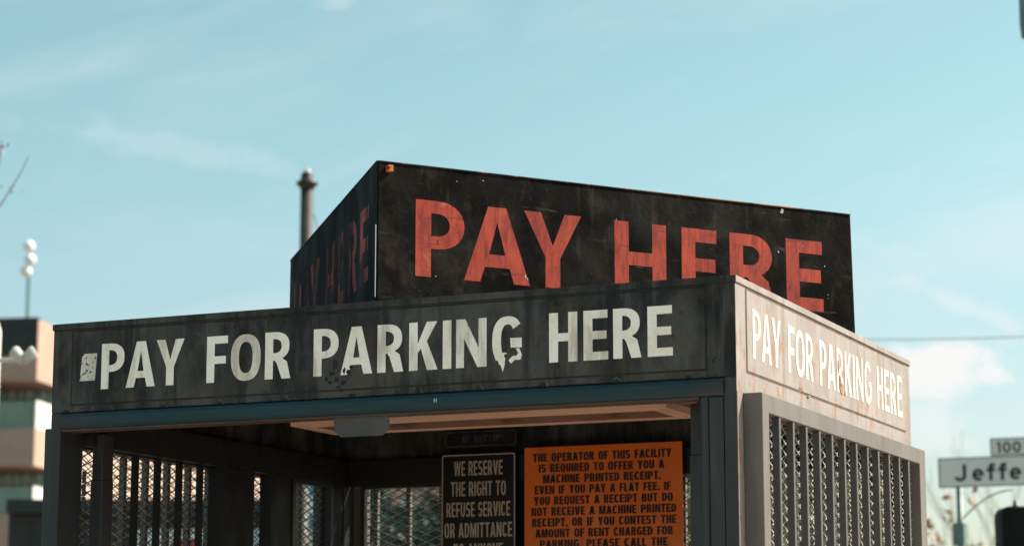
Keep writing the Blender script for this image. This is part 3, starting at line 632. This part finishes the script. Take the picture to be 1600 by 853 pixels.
# ------------------------------------------------------------------ V-shaped sign on the roof
AP = Vector((-.949, .020)); ZR0 = H - .0115; ZR1 = H + .362; LEN = 1.468
tr = Vector((.6155, .7881)); tl = Vector((-.6155, .7881))
sg = thing('rooftop_sign', (-.949, .7, ZR0), 'black V-shaped roof sign with large worn red PAY HERE lettering', 'sign')
def side_panel(t, sgn, m, name='sign_panel', label=None):
    n_ = Vector((t.y, -t.x)) * sgn                                # outward normal
    a = AP + t * .004; b = AP + t * LEN; bm = bmesh.new()
    th = .012
    prism(bm, [(a.x, a.y, ZR0), (b.x + t.x * .008, b.y + t.y * .008, ZR0), (b.x, b.y, ZR1), (a.x, a.y, ZR1)], (-n_.x * th, -n_.y * th, 0))
    return obj(name, bm, m, sg, bevel=.0008, label=label), n_
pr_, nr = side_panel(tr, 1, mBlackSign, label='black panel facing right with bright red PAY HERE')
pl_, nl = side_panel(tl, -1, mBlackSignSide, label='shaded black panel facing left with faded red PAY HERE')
for o_, t, n_, sgn in ((pr_, tr, nr, 1), (pl_, tl, nl, -1)):       # folded top edge, rust showing
    a = AP + t * .004; b = AP + t * LEN; bm = bmesh.new()
    prism(bm, [(a.x + n_.x * .002, a.y + n_.y * .002, ZR1), (b.x + n_.x * .002, b.y + n_.y * .002, ZR1), (b.x - n_.x * .014, b.y - n_.y * .014, ZR1), (a.x - n_.x * .014, a.y - n_.y * .014, ZR1)], (0, 0, .0025))
    obj('top_edge', bm, M('rust_streaked_edge', (.010, .010, .010), (.03, .02, .015), 8, layers=[dict(c=(.42, .15, .05), scale=9, lo=.42, hi=.62, amt=.95, x=(.28, .75)), dict(c=(.25, .09, .03), scale=18, lo=.58, hi=.66, amt=.9)], rough=.8), o_)
rear = bmesh.new(); a = AP + tl * (LEN - .02); b = AP + tr * (LEN - .02)
box(rear, a.x, b.x, a.y, a.y + .012, ZR0, ZR1 - .01); obj('rear_panel', rear, mBlackSignSide, sg)
UL = [('P', .108, .247), ('A', .246, .438), ('Y', .421, .592), ('H', .694, .855), ('E', .904, 1.019), ('R', 1.059, 1.205), ('E', 1.245, 1.369)]
UH = .198; UZ = ZR1 - .285
bm = bmesh.new()
for i, (c, a, b) in enumerate(UL):
    if i == 3: flat('lettering', bm, mRed, pr_); bm = bmesh.new()
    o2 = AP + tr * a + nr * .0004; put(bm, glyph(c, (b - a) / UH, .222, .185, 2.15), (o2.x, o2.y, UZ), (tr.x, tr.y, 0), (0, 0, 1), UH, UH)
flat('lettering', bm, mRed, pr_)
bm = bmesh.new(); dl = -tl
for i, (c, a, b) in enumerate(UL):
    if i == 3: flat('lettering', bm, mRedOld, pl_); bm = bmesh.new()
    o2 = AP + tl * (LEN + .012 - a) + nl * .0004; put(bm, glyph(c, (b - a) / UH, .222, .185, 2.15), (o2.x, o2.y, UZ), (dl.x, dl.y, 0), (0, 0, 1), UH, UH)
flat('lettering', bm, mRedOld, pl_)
bm = bmesh.new(); tube(bm, [(AP.x - .0026, AP.y - .001, H + .015), (AP.x - .0026, AP.y - .001, H + .199)], .0013, 8); obj('corner_light_line', bm, mEdgeLit, sg)
bm = bmesh.new(); q = AP + tr * .030
def orb(bm, q, n_, t, w_, d_, z0, z1):
    a = q - t * w_ / 2; b = q + t * w_ / 2
    prism(bm, [(a.x, a.y, z0), (b.x, b.y, z0), (b.x, b.y, z1), (a.x, a.y, z1)], (n_.x * d_, n_.y * d_, 0))
orb(bm, q + nr * .0008, nr, tr, .014, .016, ZR1 - .026, ZR1 - .010); obj('edge_clip', bm, mOrangeTag, pr_, bevel=.001)
bm = bmesh.new(); c3_ = AP + tr * .0235 + nr * .012; tube(bm, [(c3_.x, c3_.y, ZR1 - .018), (c3_.x + nr.x * .006, c3_.y + nr.y * .006, ZR1 - .018)], .004, 10); obj('screw', bm, mBolt, pr_)
# chips and pale splashes on the lit panel
bm = bmesh.new()
def spl(bm, s_, z, r, sq=1.0, n=7):
    pts = [(r * (.5 + .8 * random.random()) * math.cos(2 * math.pi * k / n), sq * r * (.5 + .8 * random.random()) * math.sin(2 * math.pi * k / n)) for k in range(n)]
    o2 = AP + tr * s_ + nr * .0008; put(bm, [[pts]], (o2.x, o2.y, ZR1 + z), (tr.x, tr.y, 0), (0, 0, 1))
for s_, z, r, sq in ((.425, -.262, .003, 2.2), (.431, -.268, .002, 2.5), (.225, -.03, .002, .8), (1.235, -.012, .006, 1.1), (1.302, -.105, .002, 1), (1.375, -.155, .003, .7), (1.22, -.128, .003, 1.2), (1.385, -.235, .0015, 1), (1.385, -.245, .0015, 1),
                     (.165, -.282, .002, 1), (.70, -.085, .0016, 1), (.30, -.02, .0018, 1)):
    bm = bmesh.new(); spl(bm, s_, z, r, sq); flat('paint_chip', bm, mChip, pr_)

# ------------------------------------------------------------------ helpers for what stands behind
Fv = Vector((-math.sin(YAW) * math.cos(PITCH), math.cos(YAW) * math.cos(PITCH), math.sin(PITCH)))
Rv = Vector((math.cos(YAW), math.sin(YAW), 0)); Uv = Rv.cross(Fv)
def at(x, y, dep): return CAM + dep * (Fv + Rv * ((x - 800) / FPX) + Uv * ((426.5 - y) / FPX))
def hz(y, x, dep): return at(x, y, dep).z

# ---- left building
mStucco = M('brown_stucco', (.44, .29, .22), (.38, .25, .19), .6, rough=.85)
mPinkWall = M('pink_stucco', (.42, .31, .25), (.37, .27, .215), .5, rough=.85)
mGlassG = M('green_window_glass', (.12, .20, .17), (.19, .28, .245), .8, rough=.15, spec=.6)
mBalG = M('green_balcony_panel', (.15, .215, .175), (.19, .25, .21), .8, rough=.4)
mWhiteP = M('white_balcony_panel', (.62, .58, .53), rough=.6)
mDarkP = M('dark_louvre', (.02, .021, .024), (.03, .03, .03), 2, rough=.6)
bB = Vector((-.2561, .9667, 0)); bA = Vector((-.9667, -.2561, 0))     # along the lit flank, along the street front
K0 = at(48, 853, 75); K0.z = 0
Zs = lambda y, dep=75: at(48, y, dep).z
bld = thing('apartment_building', K0, 'brown stucco block with green windows and balconies left of the booth', 'building')
def obx(bm, o_, a0, a1, b0, b1, z0, z1):                    # box in the building's own axes (a: along bA, b: along bB)
    q = [o_ + bA * a + bB * b for a, b in ((a0, b0), (a1, b0), (a1, b1), (a0, b1))]
    prism(bm, [(p_.x, p_.y, z0) for p_ in q], (0, 0, z1 - z0))
bm = bmesh.new(); obx(bm, K0, -.0, 14, 2.2, 30, 0, Zs(588)); obj('wall', bm, mPinkWall, bld)
bm = bmesh.new(); obx(bm, K0, 0, 14, 0, 30.5, Zs(588), Zs(490)); obj('roof', bm, mStucco, bld)
bm = bmesh.new(); obx(bm, K0, .03, 14, -.03, .3, Zs(548), Zs(486)); obj('louvre', bm, mDarkP, bld)
for k in range(3):
    ztop = Zs(665) - k * (Zs(588) - Zs(725)); zbot = Zs(725) - k * (Zs(588) - Zs(725))
    if zbot < .5: break
    bm = bmesh.new(); obx(bm, K0, 0, 14, 0, 2.2, zbot, ztop); bal = obj('balcony', bm, mStucco, bld)
    bm = bmesh.new(); obx(bm, K0, .10, 14, .06, .12, ztop, ztop + (Zs(622) - Zs(665))); obj('balcony_panel', bm, mBalG, bal)
    bm = bmesh.new(); obx(bm, K0, .0, .06, .06, 2.19, ztop, ztop + (Zs(622) - Zs(665)) * 1.05); obj('side_screen', bm, mWhiteP, bal)
    zt = Zs(592) - k * (Zs(588) - Zs(725)); zb_ = Zs(665) - k * (Zs(588) - Zs(725))
    for a0, a1 in ((.15, 1.0), (1.1, 1.6), (1.7, 4.5)):
        bm = bmesh.new(); obx(bm, K0, a0, a1, 2.14, 2.19, zb_, zt); wd = obj('window', bm, mGlassG, bld)
        for q in range(3):
            bm = bmesh.new(); obx(bm, K0, a0 + (a1 - a0) * q / 2 - .03, a0 + (a1 - a0) * q / 2 + .03, 2.09, 2.138, zb_, zt); obj('mullion', bm, mWhiteP, wd)
    bm = bmesh.new(); zr = ztop + (Zs(622) - Zs(665)) * 1.06; obx(bm, K0, .0, 14, .04, .14, zr, zr + .06); obj('rail', bm, mDarkP, bal)
mg = at(43, 490, 77); ms = thing('rooftop_mast', (mg.x, mg.y, mg.z - .5), 'thin rooftop mast carrying three stacked white balls', 'mast')
bm = bmesh.new(); tube(bm, [mg - Vector((0, 0, .3)), (mg.x, mg.y, at(43, 378, 77).z)], .06, 8); obj('pole', bm, M('teal_mast_paint', (.13, .24, .25), rough=.5), ms)
mGlobe = M('white_globe', (.86, .84, .82), rough=.4)
for y, dx in ((385, .05), (406, .08), (424, -.05)):
    bm = bmesh.new(); q = at(43, y, 77); ball(bm, q + Rv * dx, .20); obj('globe', bm, mGlobe, ms, smooth=True)

# ---- low dark building seen through the left mesh
s0 = at(12, 853, 42); s1 = at(440, 853, 42); s0.z = s1.z = 0; zt = at(200, 780, 42).z
sd = thing('low_building', s0, 'low dark flat-roofed building behind the left mesh wall of the booth', 'building')
dv = (s1 - s0); dn = Vector((-dv.y, dv.x, 0)).normalized()
bm = bmesh.new(); prism(bm, [s0, s1, s1 + dn * 7, s0 + dn * 7], (0, 0, zt - .25)); obj('wall', bm, M('charcoal_wall', (.030, .029, .028), (.045, .042, .04), .8, rough=.8), sd)
bm = bmesh.new(); e0 = s0 - dn * .25; e1 = s1 - dn * .25; prism(bm, [(p_.x, p_.y, zt - .25) for p_ in (e0, e1, e1 + dn * 7.5, e0 + dn * 7.5)], (0, 0, .25)); obj('roof', bm, mDarkP, sd)
fs = at(205, 853, 41.5); fe = at(415, 853, 41.5)
bm = bmesh.new(); z0, z1 = at(300, 905, 41.5).z, at(300, 826, 41.5).z
prism(bm, [(fs.x, fs.y, z0), (fe.x, fe.y, z0), (fe.x, fe.y, z1), (fs.x, fs.y, z1)], dn * .12)
sgn_ = tag(obj('shop_sign', bm, M('white_sign_board', (.72, .76, .76), rough=.5)), 'white board with a red patch on the low dark building', 'sign')
rs = at(268, 853, 41.46); re = at(312, 853, 41.46); bm = bmesh.new()
prism(bm, [(rs.x, rs.y, z0 + .1), (re.x, re.y, z0 + .1), (re.x, re.y, z1 - .18), (rs.x, rs.y, z1 - .18)], dn * .02); obj('red_patch', bm, M('red_sign_paint', (.55, .03, .03), rough=.5), sgn_)

# ---- banner
b0 = at(470, 853, 34); b1 = at(506, 853, 34); zz1 = at(490, 745, 34).z; zz0 = at(490, 868, 34).z
bn = thing('street_banner', (b0.x, b0.y, 0), 'bright blue and white banner on a pole behind the booth window', 'banner')
bm = bmesh.new(); tube(bm, [(b0.x, b0.y, 0), (b0.x, b0.y, zz1 + .2)], .05, 8); obj('pole', bm, mDarkP, bn)
bm = bmesh.new(); dB = (b1 - b0).normalized(); nB = Vector((-dB.y, dB.x, 0))
def brow(name, f0, f1, m):
    bm = bmesh.new(); za = zz1 + (zz0 - zz1) * f0; zb_ = zz1 + (zz0 - zz1) * f1
    prism(bm, [(b0.x + dB.x * .06, b0.y + dB.y * .06, za), (b1.x, b1.y, za), (b1.x, b1.y, zb_), (b0.x + dB.x * .06, b0.y + dB.y * .06, zb_)], nB * .02); obj(name, bm, m, bn)
mBl = M('blue_banner_cloth', (.03, .32, .55), (.04, .40, .60), 2, rough=.6); mWb = M('white_banner_cloth', (.75, .76, .74), rough=.6)
brow('blue_band', 0, .24, mBl); brow('white_band', .24, .48, mWb); brow('blue_band', .48, .66, mBl); brow('pale_band', .66, 1, M('cream_banner_cloth', (.55, .53, .40), rough=.6))

# ---- long pale building far behind, seen through the back mesh
f0 = at(470, 853, 95); f1 = at(1420, 853, 95); zf = at(640, 748, 95).z
fb = thing('long_building', (f0.x, f0.y, 0), 'long pale pink building far behind the booth', 'building')
bm = bmesh.new(); dv = f1 - f0; dv.z = 0; nn_ = Vector((-dv.y, dv.x, 0)).normalized()
prism(bm, [(f0.x, f0.y, 0), (f1.x, f1.y, 0), (f1.x + nn_.x * 12, f1.y + nn_.y * 12, 0), (f0.x + nn_.x * 12, f0.y + nn_.y * 12, 0)], (0, 0, zf)); obj('wall', bm, mPinkWall, fb)
bm = bmesh.new(); q0 = f0 - nn_ * .3; q1 = f1 - nn_ * .3
prism(bm, [(p_.x, p_.y, zf) for p_ in (q0, q1, q1 + nn_ * 12.6, q0 + nn_ * 12.6)], (0, 0, .35)); obj('roof', bm, mStucco, fb)
for k in range(9):
    c_ = f0 + dv * ((k + .5) / 9); d1 = dv.normalized(); bm = bmesh.new()
    a = c_ - d1 * .8 - nn_ * .05; b = c_ + d1 * .8 - nn_ * .05
    prism(bm, [(a.x, a.y, 3.2), (b.x, b.y, 3.2), (b.x, b.y, 5.4), (a.x, a.y, 5.4)], nn_ * .04); obj('window', bm, mGlassG, fb)

# ---- trees
mBark = M('dark_bark', (.10, .075, .06), (.16, .12, .10), 12, (1, 1, .3), rough=.9)
mPaleBark = M('pale_bark', (.30, .24, .21), (.38, .31, .27), 10, (1, 1, .3), rough=.9)
def leafmat(n_, a, b): return M(n_, a, b, 2.5, rough=.6)
def branch(bm, tips, p, d, L_, r, lev, spread=.6, up=.15, n=6):
    pts = [p]; rad = [r]; q = p.copy(); dd = d.copy()
    for k in range(4):
        dd = (dd + Vector((random.uniform(-1, 1), random.uniform(-1, 1), random.uniform(-.6, 1) * .8)) * .16 + Vector((0, 0, up * .2))).normalized()
        q = q + dd * (L_ / 4); pts.append(q.copy()); rad.append(r * (1 - .14 * (k + 1)))
    tube(bm, pts, rad, n, cap=False)
    if lev == 0: tips.append(q.copy()); tips.append(pts[2]); return
    for k in range(random.choice((2, 3, 3))):
        nd = (dd + Vector((random.uniform(-1, 1), random.uniform(-1, 1), random.uniform(-.5, .8))) * spread).normalized()
        branch(bm, tips, pts[random.choice((2, 3, 4))] if k else q, nd, L_ * random.uniform(.62, .8), r * .5, lev - 1, spread, up, max(4, n - 1))
def leaves(bm, c, rad, n, s):
    for k in range(n):
        v_ = Vector((random.gauss(0, 1), random.gauss(0, 1), random.gauss(0, 1))); v_.normalize(); p_ = c + v_ * rad * random.random() ** .5
        a = Vector((random.uniform(-1, 1), random.uniform(-1, 1), random.uniform(-1, 1))).normalized(); b = a.cross(Vector((random.uniform(-1, 1), random.uniform(-1, 1), random.uniform(-1, 1)))).normalized()
        w_ = s * random.uniform(.6, 1.3)
        bm.faces.new([bm.verts.new(p_ + a * w_), bm.verts.new(p_ + b * w_ * .5), bm.verts.new(p_ - a * w_), bm.verts.new(p_ - b * w_ * .5)])
def tree(name, base, hgt, lev, label, bark, leaf=None, nl=0, ls=.06, r=.14, spread=.6, group=None, seed=1, lr=.5, keep=1.0):
    random.seed(seed); o = thing(name, base, label, 'tree', group); bm = bmesh.new(); tips = []
    tr_ = hgt * .34; tube(bm, [base, base + Vector((.03, .02, tr_ * .5)), base + Vector((0, .05, tr_))], [r, r * .85, r * .75], 9, cap=False)
    for k in range(5):
        a = 2 * math.pi * k / 5 + random.uniform(-.4, .4)
        branch(bm, tips, base + Vector((0, .05, tr_ * (.8 + .05 * k))), Vector((math.cos(a) * .7, math.sin(a) * .7, 1)).normalized(), hgt * .27, r * .5, lev, spread)
    obj('trunk', bm, bark, o, smooth=True)
    if leaf:
        bm = bmesh.new()
        for p_ in tips:
            if random.random() < keep: leaves(bm, p_, lr, nl, ls)
        flat('crown', bm, leaf, o)
    return o
mEver = leafmat('dark_evergreen_leaf', (.018, .045, .040), (.035, .075, .060))
mYel = leafmat('yellow_green_leaf', (.22, .24, .11), (.15, .17, .08))
mOrL = leafmat('orange_leaf', (.34, .16, .08), (.42, .24, .14))
mPkL = leafmat('pink_bud', (.34, .22, .19), (.27, .17, .14))
for k, (x, dep, hg, lab) in enumerate(((590, 40, 5.0, 'dark evergreen tree farthest left behind the booth back mesh'), (690, 44, 5.2, 'dark evergreen tree behind the black notice'),
                                       (830, 41, 5.1, 'dark evergreen tree behind the left half of the orange notice'), (925, 43, 4.6, 'dark evergreen tree behind the right half of the orange notice'))):
    b_ = at(x, 853, dep); b_.z = 0
    tree('evergreen_tree', b_, hg, 2, lab, mBark, mEver, 46, .17, .13, .8, 'dark trees behind the booth', 20 + k, 1.0)
b_ = at(1230, 853, 30); b_.z = 0; tree('leafy_tree', b_, 4.4, 2, 'yellow-green tree glimpsed through the right mesh wall', mBark, mYel, 46, .13, .12, .8, None, 31, .8)
b_ = at(1085, 853, 26); b_.z = 0; tree('leafy_tree', b_, 3.9, 2, 'yellow-green tree glimpsed in the slit right of the orange notice', mBark, mYel, 46, .11, .10, .8, None, 33, .6)
b_ = at(1475, 853, 28); b_.z = 0; tree('bare_tree', b_, 4.3, 2, 'small bare tree with orange leaves behind the street sign pole', mPaleBark, mOrL, 5, .06, .06, .7, 'bare trees at the right', 41, .16, .5)
b_ = at(1590, 853, 40); b_.z = 0; tree('bare_tree', b_, 6.0, 3, 'pale bare tree behind the traffic signal at the right edge', mPaleBark, None, 0, .07, .07, .6, 'bare trees at the right', 43)
b_ = at(-312, 853, 15); b_.z = 0; tree('bare_tree', b_, 6.0, 3, 'bare tree reaching twigs in at the upper left edge', mBark, mPkL, 5, .022, .10, .75, None, 52, .10, .8)

# ---- street pole behind the roof sign
p0 = at(471, 853, 27); p0.z = 0; zt = at(480, 243, 27).z; zf_ = at(480, 264, 27).z
sp = thing('street_pole', p0, 'tall olive grey street pole with flanged cap behind the roof sign', 'pole')
mOlive = M('olive_pole_paint', (.036, .033, .024), (.027, .026, .020), 3, (1, 1, .2), rough=.5)
bm = bmesh.new(); lathe(bm, p0, [(.14, 0), (.14, .4), (.085, .5), (.078, zf_ - .02)], 20); obj('shaft', bm, mOlive, sp, smooth=True)
bm = bmesh.new(); lathe(bm, (p0.x, p0.y, zf_), [(.078, -.1), (.090, -.06), (.130, -.025), (.134, .0), (.095, .025), (.075, .05), (.078, .09), (.06, .12)], 20); obj('collar', bm, mOlive, sp, smooth=True)
bm = bmesh.new(); ball(bm, Vector((p0.x, p0.y, zt - .045)), .055); obj('finial', bm, M('pale_finial', (.55, .48, .42), rough=.4), sp, smooth=True)
bm = bmesh.new(); tube(bm, [(p0.x, p0.y, zf_ - .15)] + [Vector((p0.x, p0.y, zf_ - .15)).lerp(at(640, 700, 30), k / 6) - Vector((0, 0, .25 * math.sin(math.pi * k / 6))) for k in range(1, 7)], .006, 6)
tag(obj('guy_wire', bm, mDarkP), 'thin wire slanting down from the street pole cap', 'wire')

# ---- overhead wire
bm = bmesh.new(); wa, wb = at(1240, 529, 30), at(1760, 517, 30); pts = [wa.lerp(wb, k / 12) - Vector((0, 0, .05 * math.sin(math.pi * k / 12))) for k in range(13)]
pts = [wa + (wa - wb) * 1.4] + pts + [wb + (wb - wa) * 1.4]
tube(bm, pts, .011, 6); tag(obj('overhead_wire', bm, M('grey_cable', (.48, .56, .58), rough=.6)), 'overhead cable crossing the sky at the right', 'wire')

# ---- white pole and floodlight at the left edge
w0 = at(-38, 853, 14); w0.z = 0; zt = at(-5, 487, 14).z
wp = thing('white_pole', w0, 'white pole cut by the left edge of the picture', 'pole')
mWP = M('chalky_white_paint', (.60, .56, .52), (.52, .48, .44), 5, (1, 1, .3), rough=.55)
bm = bmesh.new(); lathe(bm, w0, [(.12, 0), (.12, .3), (.105, .35), (.105, zt - .08), (.085, zt - .02), (.05, zt)], 20); obj('shaft', bm, mWP, wp, smooth=True)
bm = bmesh.new(); fl = at(37, 555, 14); tube(bm, [(w0.x, w0.y, at(0, 556, 14).z), fl - Vector((0, 0, .03))], .014, 8); obj('arm', bm, mWP, wp)
fw = thing('floodlight', (fl.x, fl.y, fl.z - .05), 'white twin floodlight on the arm of the left pole', 'floodlight')
for sgn in (-1, 1):
    bm = bmesh.new(); c_ = fl + Rv * .024 * sgn + Vector((0, 0, .0)); d_ = (Rv * sgn * .9 + Vector((0, 0, .55)) + Fv * .2).normalized()
    tube(bm, [c_ - Rv * .02 * sgn - Vector((0, 0, .05)), c_ - Vector((0, 0, .01)), c_ + d_ * .045, c_ + d_ * .052], [.022, .032, .040, .034], 14); obj('lamp_head', bm, mWP, fw, smooth=True)

# ---- street name sign
S0 = at(1467, 762, 18); sz0 = S0.z; sh = .232; SLN = .98
mSgn = M('white_sign_face', (.90, .82, .76), (.86, .78, .72), 4, rough=.5); mSt = M('green_grey_steel', (.16, .22, .20), (.12, .17, .155), 5, rough=.5)
px0 = S0.x + .150
ss = thing('street_sign', (px0, S0.y, 0), 'street name sign reading Jefferson under a small 100 plate', 'street sign')
bm = bmesh.new(); tube(bm, [(px0, S0.y + .04, 0), (px0, S0.y + .04, sz0 + .10)], .024, 12); obj('pole', bm, mSt, ss, smooth=True)
mBd = M('sign_border', (.035, .045, .04), rough=.6)
def plate(x0, x1, z0, z1, txts, cap):
    pnl = obj('sign_plate', BX(x0, x1, S0.y, S0.y + .012, z0, z1), mSgn, ss, bevel=.002)
    bm = bmesh.new(); F = lambda u_, z, d: Vector((u_, S0.y - d, z)); fring(bm, F, (x0, x1, z0, z1), (x0 + .009, x1 - .009, z0 + .009, z1 - .009), .0005, .002); obj('border', bm, mBd, pnl)
    bm = bmesh.new()
    for c, a, w_, s_ in txts: put(bm, glyph(c, w_ / cap, s_, s_ * .92, 2.0), (x0 + a, S0.y - .003, z0 + (z1 - z0 - cap) / 2 - .004), (1, 0, 0), (0, 0, 1), cap, cap)
    flat('lettering', bm, mInk, pnl)
plate(S0.x, S0.x + SLN, sz0, sz0 + sh, [('J', .125, .095, .20), ('e', .268, .090, .19), ('f', .380, .068, .19), ('f', .470, .068, .19), ('e', .560, .090, .19), ('r', .682, .055, .19), ('s', .752, .072, .19), ('o', .838, .09, .19), ('n', .945, .03, .19)][:8], .132)
plate(S0.x + .415, S0.x + SLN - .05, sz0 + sh + .004, sz0 + sh + .140, [('1', .052, .028, .18), ('0', .098, .062, .19), ('0', .176, .062, .19), ('-', .275, .08, .18)], .085)
obj('control_box', BX(px0 - .045, px0 + .045, S0.y - .03, S0.y + .11, at(1497, 853, 18).z, at(1497, 818, 18).z), mSt, ss, bevel=.006)
bm = bmesh.new(); za = at(1500, 810, 18).z; tube(bm, [(px0 + .02 + .40 * t, S0.y + .06, za + .21 * (1 - (1 - t) ** 2)) for t in [k / 8 for k in range(9)]], .0065, 8); obj('support_arm', bm, mSt, ss, smooth=True)

# ---- traffic signal, seen from behind
t0 = at(1565, 790, 12); ts = thing('traffic_signal', at(1625, 960, 12), 'black signal housing seen from behind at the lower right corner', 'traffic signal')
mBk = M('black_housing', (.004, .004, .005), (.006, .006, .007), 6, rough=.6, spec=.15)
Rh = Vector((Rv.x, Rv.y, 0)); Fh = Vector((Fv.x, Fv.y, 0)).normalized(); w_ = .36; hgt = .62; r = .045
cx0 = t0.copy(); pts = []
for cx_, cz_, a0 in ((w_ - r, -r, 0), (r, -r, 90), (r, -hgt + r, 180), (w_ - r, -hgt + r, 270)):
    for a, b in arc(cx_, cz_, r, r, a0, a0 + 90, 6): pts.append(cx0 + Rh * a + Vector((0, 0, b)))
bm = bmesh.new(); prism(bm, pts, Fh * .20); obj('housing', bm, mBk, ts, bevel=.012)
c_ = cx0 + Rh * .088 + Fh * .08
bm = bmesh.new(); lathe(bm, c_, [(.016, -.004), (.016, .008), (.008, .012), (.007, .03), (.004, .036)], 12); obj('finial', bm, mBk, ts, smooth=True)
c_ = cx0 + Rh * .18 + Fh * .12; bm = bmesh.new(); tube(bm, [(c_.x, c_.y, 0), (c_.x, c_.y, cx0.z - hgt + .002)], .05, 14); obj('pole', bm, mSt, ts, smooth=True)

# ---- pendant lamp pipe hanging in at the top right corner
q = at(1615, 62, 15); lp = thing('street_lamp', (q.x + 1.2, q.y + .5, 0), 'grey-green lamp pendant hanging in at the top right corner', 'street lamp')
bm = bmesh.new(); lathe(bm, q, [(.055, 0), (.080, .02), (.086, .10), (.086, .85), (.05, .95), (.03, 1.1)], 18); obj('pendant', bm, mSt, lp, smooth=True)
bm = bmesh.new(); b_ = wloc(lp); tube(bm, [b_, b_ + Vector((0, 0, q.z + 1.0))], [.10, .06], 12)
tube(bm, [(b_.x, b_.y, q.z + .9), ((b_.x + q.x) / 2, (b_.y + q.y) / 2, q.z + 1.25), (q.x, q.y, q.z + 1.1)], .035, 10); obj('pole', bm, mSt, lp, smooth=True)
